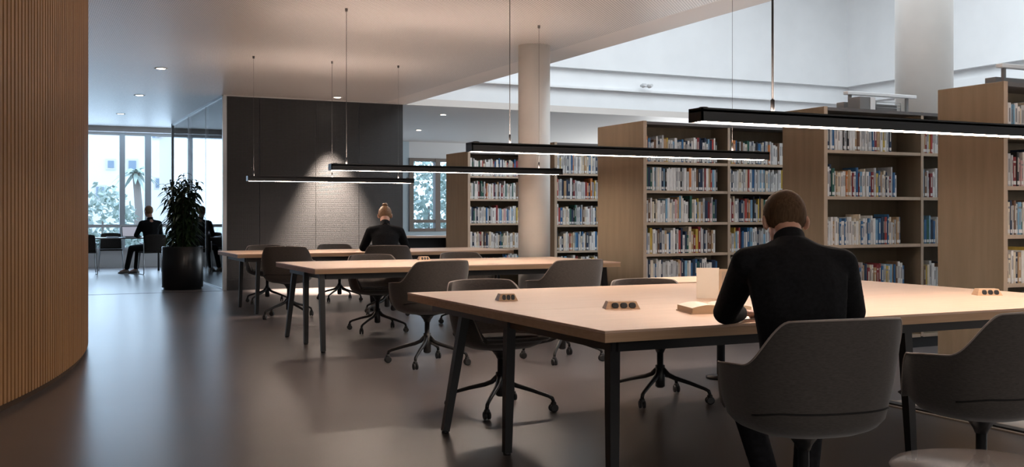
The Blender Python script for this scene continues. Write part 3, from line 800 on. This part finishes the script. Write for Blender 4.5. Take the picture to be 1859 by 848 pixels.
def pages(mb, x0, x1, y0, y1, z, th, curve, mi_top=0):
    n = 12
    top = [[Vector((x0+(x1-x0)*i/n, yy, z+th+curve*math.sin(PI*i/n)**.8*(1-.5*i/n))) for i in range(n+1)] for yy in (y0, y1)]
    bot = [[Vector((x0+(x1-x0)*i/n, yy, z)) for i in range(n+1)] for yy in (y0, y1)]
    mb.mi = mi_top; mb.grid(top, False, True); mb.mi = 1; mb.grid(bot, False, False)
    for k in (0, 1): mb.grid([top[k], bot[k]], False, False)
    mb.grid([[top[0][0], top[1][0]], [bot[0][0], bot[1][0]]], False, False); mb.grid([[top[0][-1], top[1][-1]], [bot[0][-1], bot[1][-1]]], False, False)
t = thing('open_book', 'thick open book with blank cream pages lying left of the man\'s elbow', 'book', (3.03, 4.10, .74), R(-16)); t.scale = (1.12, 1.12, 1.5)
m = MB(); m.bx(-.135, -.002, -.10, .10, .0, .003); m.bx(.002, .135, -.10, .10, .0, .003); m.build('cover', M['cover'], t)
m = MB(); pages(m, -.004, -.130, -.097, .097, .003, .016, .012); m.build('left_pages', [M['paper'], M['paper_edge']], t)
m = MB(); pages(m, .004, .130, -.097, .097, .003, .018, .010); m.build('right_pages', [M['paper'], M['paper_edge']], t)
t = thing('standing_book', 'cream open book standing upright behind the open book, printed right page', 'book', (3.54, 4.74, .74), R(-28))
a = R(16); m = MB()
m.box((-.062, .010, .085), (.124, .005, .17), .001, (0, 0, R(-8))); m.build('left_cover', M['paper'], t)
m = MB(); m.box((.052, -.022, .083), (.112, .014, .162), .001, (0, 0, R(-26))); rp_ = m.build('right_page_block', M['cover'], t)
m = MB()
for r_ in range(20):
    z = .148-.0065*r_; xx = .0
    random.seed(100+r_)
    x = .012
    while x < .094:
        l_ = random.uniform(.004, .013); 
        if x+l_ > .096: break
        c_, s_ = math.cos(R(-26)), math.sin(R(-26)); px = x+l_/2-.052+.0; 
        m.box((.052+c_*px-s_*-.0075, -.022+s_*px+c_*-.0075, z), (l_, .0006, .0022), 0, (0, 0, R(-26))); x += l_+.003
m.build('printed_lines', M['bprint'], rp_)
t = tag(MB().box((0, 0, .0006), (.21, .297, .0008)).build('paper_sheet', M['white']), 'white paper sheet on the table edge under the man\'s hands', 'paper')
t.location = (3.02, 3.83, .7402); t.rotation_euler = (0, 0, R(-20))

# ------------------------------------------------------------------ people in place
J = seated(head=(0, .320, 1.175), pitch=.55, wrists=.07); J['neck'] = (0, .225, 1.085)
J['spine'] = J['spine'][:2]+[((0, .03, .72), .165, .112), ((0, .08, .86), .182, .120), ((0, .12, .96), .198, .118), ((0, .16, 1.03), .188, .100), ((0, .182, 1.062), .140, .085), ((0, .20, 1.085), .085, .07)]
J['shl'] = (-.176, .170, 1.015); J['shr'] = (.180, .170, 1.010)
J['ell'] = (-.215, .46, .800); J['elr'] = (.290, .40, .810)
J['wrl'] = (-.12, .66, .778); J['wrr'] = (.07, .70, .778); J['hal'] = (-.05, .78, .77); J['har'] = (.0, .80, .77)
J['knl'] = (-.17, .42, .52); J['anl'] = (-.03, .52, .09); J['tol'] = (-.03, .68, .04)
person('man with short brown hair in black sweater, seated at the foreground table', (2.64, 3.02, 0), -R(28), 'hair_brown', J)
J = seated(head=(0, .33, 1.20), pitch=.55)
J['ell'] = (-.27, .40, .80); J['elr'] = (.27, .40, .80)
person('woman with tied-up hair in black top, reading at the farthest table', (4.09, 12.16, 0), -R(18), 'hair_bun', J, .012, bun=True, top='jacket')
J = seated(head=(-.02, .10, 1.285), pitch=.12); J['neck'] = (0, .05, 1.12); J['yaw'] = .45
J['spine'] = [((0, -.02, .50), .165, .12), ((0, -.01, .62), .155, .115), ((0, .0, .76), .160, .112), ((0, .02, .90), .178, .118), ((0, .03, 1.0), .185, .112), ((0, .035, 1.06), .16, .088), ((0, .04, 1.10), .10, .07)]
J['shl'] = (-.175, .035, 1.04); J['shr'] = (.175, .035, 1.04); J['ell'] = (-.25, .16, .80); J['elr'] = (.25, .16, .80)
J['wrl'] = (-.12, .40, .775); J['wrr'] = (.12, .40, .775); J['hal'] = (-.10, .5, .765); J['har'] = (.10, .5, .765)
J['knl'] = (-.29, .36, .53); J['knr'] = (-.13, .42, .53); J['anl'] = (-.37, .42, .09); J['anr'] = (-.20, .34, .09); J['tol'] = (-.46, .54, .04); J['tor'] = (-.28, .48, .04)
person('man in dark jacket working at a laptop by the tall windows', (2.55, 22.62, 0), R(11), 'hair_fair', J, .014, shoe='shoe_pale', top='jacket')

# ------------------------------------------------------------------ far study area
def desk(label, x0, x1, y0, y1, top='desk_grey'):
    t = thing('study_desk', label, 'desk', ((x0+x1)/2, (y0+y1)/2, 0), 0, 'slim desks by the far windows'); hx, hy = (x1-x0)/2, (y1-y0)/2
    MB().bx(-hx, hx, -hy, hy, .715, .74, .003).build('desktop', M[top], t)
    for sx_ in (-1, 1):
        for sy_ in (-1, 1):
            m = MB(); m.tube([(sx_*(hx-.12), sy_*(hy-.06), .715), (sx_*(hx-.12), sy_*(hy-.06), 0)], .022, 8); m.build('leg', M['black'], t)
desk('slim dark desk by the windows with the laptop on it', 1.25, 2.98, 23.28, 24.02)
desk('slim dark desk behind the glass partition, right of the potted plant', 3.4, 5.6, 23.3, 24.0)
def sled_chair(label, x, y, rz):
    t = thing('sled_chair', label, 'chair', (x, y, 0), R(rz), 'dark chairs by the far windows')
    m = MB(); rows = []
    for i in range(9):
        z = .46+.36*i/8; y_ = -.20-.05*(i/8); hw = .235-.02*(i/8)**2
        rows.append([Vector((hw*math.sin(b), y_+.07*(1-math.cos(b)), z-.02*(abs(b)/1.2)**3*(i/8))) for b in [R(-75+150*k/16) for k in range(17)]])
    m.grid(rows); o = m.build('backrest', M['fabric_dark'], t); s = o.modifiers.new('t', 'SOLIDIFY'); s.thickness = .02
    MB().bx(-.23, .23, -.2, .24, .44, .475, .012).build('seat', M['fabric_dark'], t)
    for sx_ in (-1, 1):
        m = MB(); X = .25*sx_
        m.tube([(X*.9, .20, .44), (X, .24, .03), (X, .22, .012), (X, -.22, .012), (X, -.25, .03), (X*.95, -.2, .64), (X*.95, .12, .66)], .010, 8); m.build('sled_frame', M['alu'], t)
sled_chair('dark sled-base chair on the window side of the laptop desk', 1.93, 24.55, 176)
sled_chair('dark sled-base chair the man with the laptop sits on', 2.58, 22.55, 9)
sled_chair('dark chair half hidden by the timber slatted wall', 1.28, 23.0, 0)
sled_chair('dark chair behind the glass partition beyond the desk', 4.55, 24.4, 176)
t = thing('laptop', 'open laptop with glowing pale screen facing the window-side man', 'laptop', (2.28, 23.62, .74), R(10))
MB().bx(-.17, .17, -.12, .12, 0, .016, .004).build('keyboard_base', M['laptop'], t)
m = MB(); m.box((0, .16, .125), (.34, .008, .23), .002, (R(-16), 0, 0)); s_ = m.build('lid', M['laptop'], t)
m = MB(); m.box((0, .1545, .124), (.315, .002, .205), 0, (R(-16), 0, 0)); m.build('screen', M['screen'], s_)
t = tag(MB().box((0, 0, .009), (.24, .17, .018), .002).build('notebook', M['laptop']), 'dark notebook lying left of the laptop on the desk', 'notebook'); t.location = (1.88, 23.55, .7405)
# counter by the brown-framed window
t = thing('counter_desk', 'oak counter with panel legs below the brown-framed window', 'counter', (8.3, 22.6, 0))
MB().bx(-1.1, 1.3, -.4, .4, .70, .745, .003).build('countertop', M['oak_top'], t)
for xx in (-.85, .9): MB().bx(xx-.05, xx+.05, -.35, .35, 0, .70, .003).build('panel_leg', M['case'], t)
MB().bx(-.8, .85, .2, .23, .15, .70).build('modesty_panel', M['black2'], t)

# ------------------------------------------------------------------ plants
def plant(label, x, y, seed, h=1.40, rad=.38):
    random.seed(seed)
    t = thing('potted_plant', label, 'plant', (x, y, 0), 0, 'tall leafy plants in black planters')
    m = MB(); m.lathe([(.30, 0), (.30, .03), (.325, .035), (.325, .695), (.318, .70), (.295, .70), (.29, .64), (.0005, .64)], seg=56); m.build('planter', M['blackpot'], t)
    m = MB(); m.lathe([(.001, .655), (.288, .65)], seg=32); m.build('soil', M['soil'], t)
    m = MB(); f = MB(); Z = Vector((0, 0, 1))
    for s in range(19):
        a = s*2.4; rr = (.03+.0065*s) if s else .01; hh = h*(random.uniform(.74, .94) if s else .98)
        b = Vector((rr*math.cos(a), rr*math.sin(a), .65)); tp = b+Vector((rr*.9*math.cos(a), rr*.9*math.sin(a), hh-.12))
        m.tube([b, b.lerp(tp, .5)+Vector((random.uniform(-.02, .02), random.uniform(-.02, .02), 0)), tp], [.011, .008, .005], 6)
        n = int(62*hh/h) if s else 64
        for k in range(n):
            fz = (k+.3)/n; p = b.lerp(tp, fz); an = k*2.4+random.uniform(-.4, .4); ln = random.uniform(.15, .27)*(1-.2*fz)
            d = Vector((math.cos(an), math.sin(an), 0)); el = random.uniform(.1, .8) if fz > .8 else random.uniform(-.25, .5); w_ = random.uniform(.020, .031)
            sd = Vector((-d.y, d.x, 0)); rows = []
            for i in range(6):
                u = i/5; q = p+d*ln*(u*math.cos(el))+Z*(ln*u*math.sin(el)-ln*.75*u*u); ww = w_*math.sin(PI*min(1, .12+u*.88))**.8
                if q.z < .66: q.z = .66
                rows.append([q-sd*ww+Z*.004, q, q+sd*ww+Z*.004])
            f.grid(rows)
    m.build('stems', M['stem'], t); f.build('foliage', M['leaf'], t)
plant('tall leafy plant in black round planter before the glass partition', 2.50, 17.80, 3)
plant('leafy plant in black planter behind the glass, mostly hidden by the dark wall', 3.62, 18.7, 5, 1.1)

# ------------------------------------------------------------------ milky glass side table, foreground right
t = thing('glass_side_table', 'small round milky glass table cut off at the bottom right corner', 'table', (2.60, 2.19, 0))
m = MB(); m.lathe([(.001, .440), (.262, .440), (.268, .446), (.262, .452), (.001, .452)], seg=64); m.build('tabletop', M['milky'], t)
m = MB(); m.lathe([(.03, .438), (.03, .43), (.014, .42), (.014, .02), (.17, .014), (.172, 0), (.001, 0)], (0, -.06, 0), seg=32); m.build('pedestal', M['black'], t)

# ------------------------------------------------------------------ outside
struct('ground_outside', MB().bx(-60, 90, 26.2, 160, -.5, -.1), M['ground_out'])
def building(label, x0, x1, y, h, wins, m='bld', dep=8, roof=False):
    t = thing('building', label, 'building', ((x0+x1)/2, y, -.1)); hx = (x1-x0)/2
    MB().bx(-hx, hx, 0, dep, 0, h).build('wall', M[m], t)
    MB().bx(-hx-.2, hx+.2, -.2, dep, h, h+.3).build('roof', M[m], t)
    for wx, wz, ww, wh in wins:
        ww *= .55; wh *= .55
        o = MB().bx(wx-ww/2-.08, wx+ww/2+.08, -.06, .02, wz-.08, wz+wh+.08).build('window', M['bld2'], t)
        MB().bx(wx-ww/2, wx+ww/2, -.09, -.05, wz, wz+wh).build('pane', M['bldwin'], o)
building('white building outside, seen through the left windows', .5, 5.0, 44, 10, [(-1.0, 2.0, .5, .6), (-.9, 3.6, .5, .5), (-.3, .7, .8, .9), (.7, 3.2, .4, .5), (1.4, 5.5, .9, .6), (1.5, 3.0, .5, .9), (.3, 2.0, .5, .8), (-.1, 5.2, .3, .4)])
building('pale building with dark windows outside behind the plant', 7.2, 12.2, 52, 5.6, [(-1.6, 3.4, 1.2, .9), (.6, 3.6, 1.6, .7), (1.4, 1.6, .9, .8)], 'bld2')
building('tall white building outside with a single strip window', 5.3, 8.4, 66, 12, [(.7, 6.0, 1.5, .8), (-.2, 3.0, .9, 1), (1.1, 3.0, .9, 1)])
def palm(label, x, y, h, seed):
    random.seed(seed); t = thing('palm_tree', label, 'tree', (x, y, -.1), 0, 'palm trees outside'); m = MB()
    m.tube([(0, 0, 0), (.1, 0, h*.5), (0, .1, h)], [.2, .15, .13], 8); m.build('trunk', M['trunk'], t); f = MB()
    for k in range(26):
        a = k*2.4; el = random.uniform(-.5, 1.1); ln = random.uniform(.6, 1.0); d = Vector((math.cos(a), math.sin(a), 0)); s_ = Vector((-d.y, d.x, 0)); rows = []
        for i in range(7):
            u = i/6; q = Vector((0, .1, h))+d*ln*u*math.cos(el)+Vector((0, 0, ln*u*math.sin(el)-ln*.7*u*u)); w_ = .08*math.sin(PI*(.08+.9*u)); rows.append([q-s_*w_-Vector((0, 0, w_*.5)), q, q+s_*w_-Vector((0, 0, w_*.5))])
        f.grid(rows)
    f.build('crown', M['leaf_out'], t)
palm('palm tree outside between the two window mullions', 4.1, 41, 2.9, 2)
palm('shorter palm tree outside, left of the seated window man', 5.9, 42, 1.7, 4)
def bush(label, x, y, h, w_, seed, n=900):
    random.seed(seed); t = thing('bush', label, 'bush', (x, y, -.1), 0, 'green shrubs outside the windows'); f = MB()
    for k in range(n):
        v = Vector((random.gauss(0, 1), random.gauss(0, 1), random.gauss(0, 1))).normalized()*random.uniform(.55, 1)
        p = Vector((v.x*w_, v.y*w_*.6, h*.5+v.z*h*.5)); s_ = random.uniform(.07, .15)
        a = Vector((random.uniform(-1, 1), random.uniform(-1, 1), random.uniform(-1, 1))).normalized()*s_; b = a.cross(Vector((random.uniform(-1, 1), random.uniform(-1, 1), random.uniform(-1, 1)))).normalized()*s_*.5
        f.grid([[p-a, p-b*.9], [p+b, p+a]], False, False)
    f.build('foliage', M['leaf_out'], t)
    m = MB(); m.tube([(0, 0, 0), (0, 0, h*.5)], [.06, .03], 6); m.build('stem', M['trunk'], t)
bush('tall green shrub outside the brown-framed window', 11.3, 29.5, 3.2, 1.4, 9, 1400)
bush('second green shrub outside the brown-framed window, right side', 13.2, 31.5, 3.0, 1.4, 10, 1000)
for i, (x, lab) in enumerate(((1.2, 'leftmost low shrub outside beneath the tall windows'), (2.9, 'low shrub outside behind the laptop'), (4.6, 'low shrub outside behind the glass partition'), (6.3, 'rightmost low shrub outside past the tall windows'))):
    bush(lab, x+.3, 28.6, .95, .72, 20+i, 420)

bush('tall pale shrub outside left of the palm trees', 2.4, 33.5, 2.3, 1.0, 41, 700)
bush('tall pale shrub outside right of the palm trees', 6.3, 34.5, 2.0, 1.2, 42, 700)
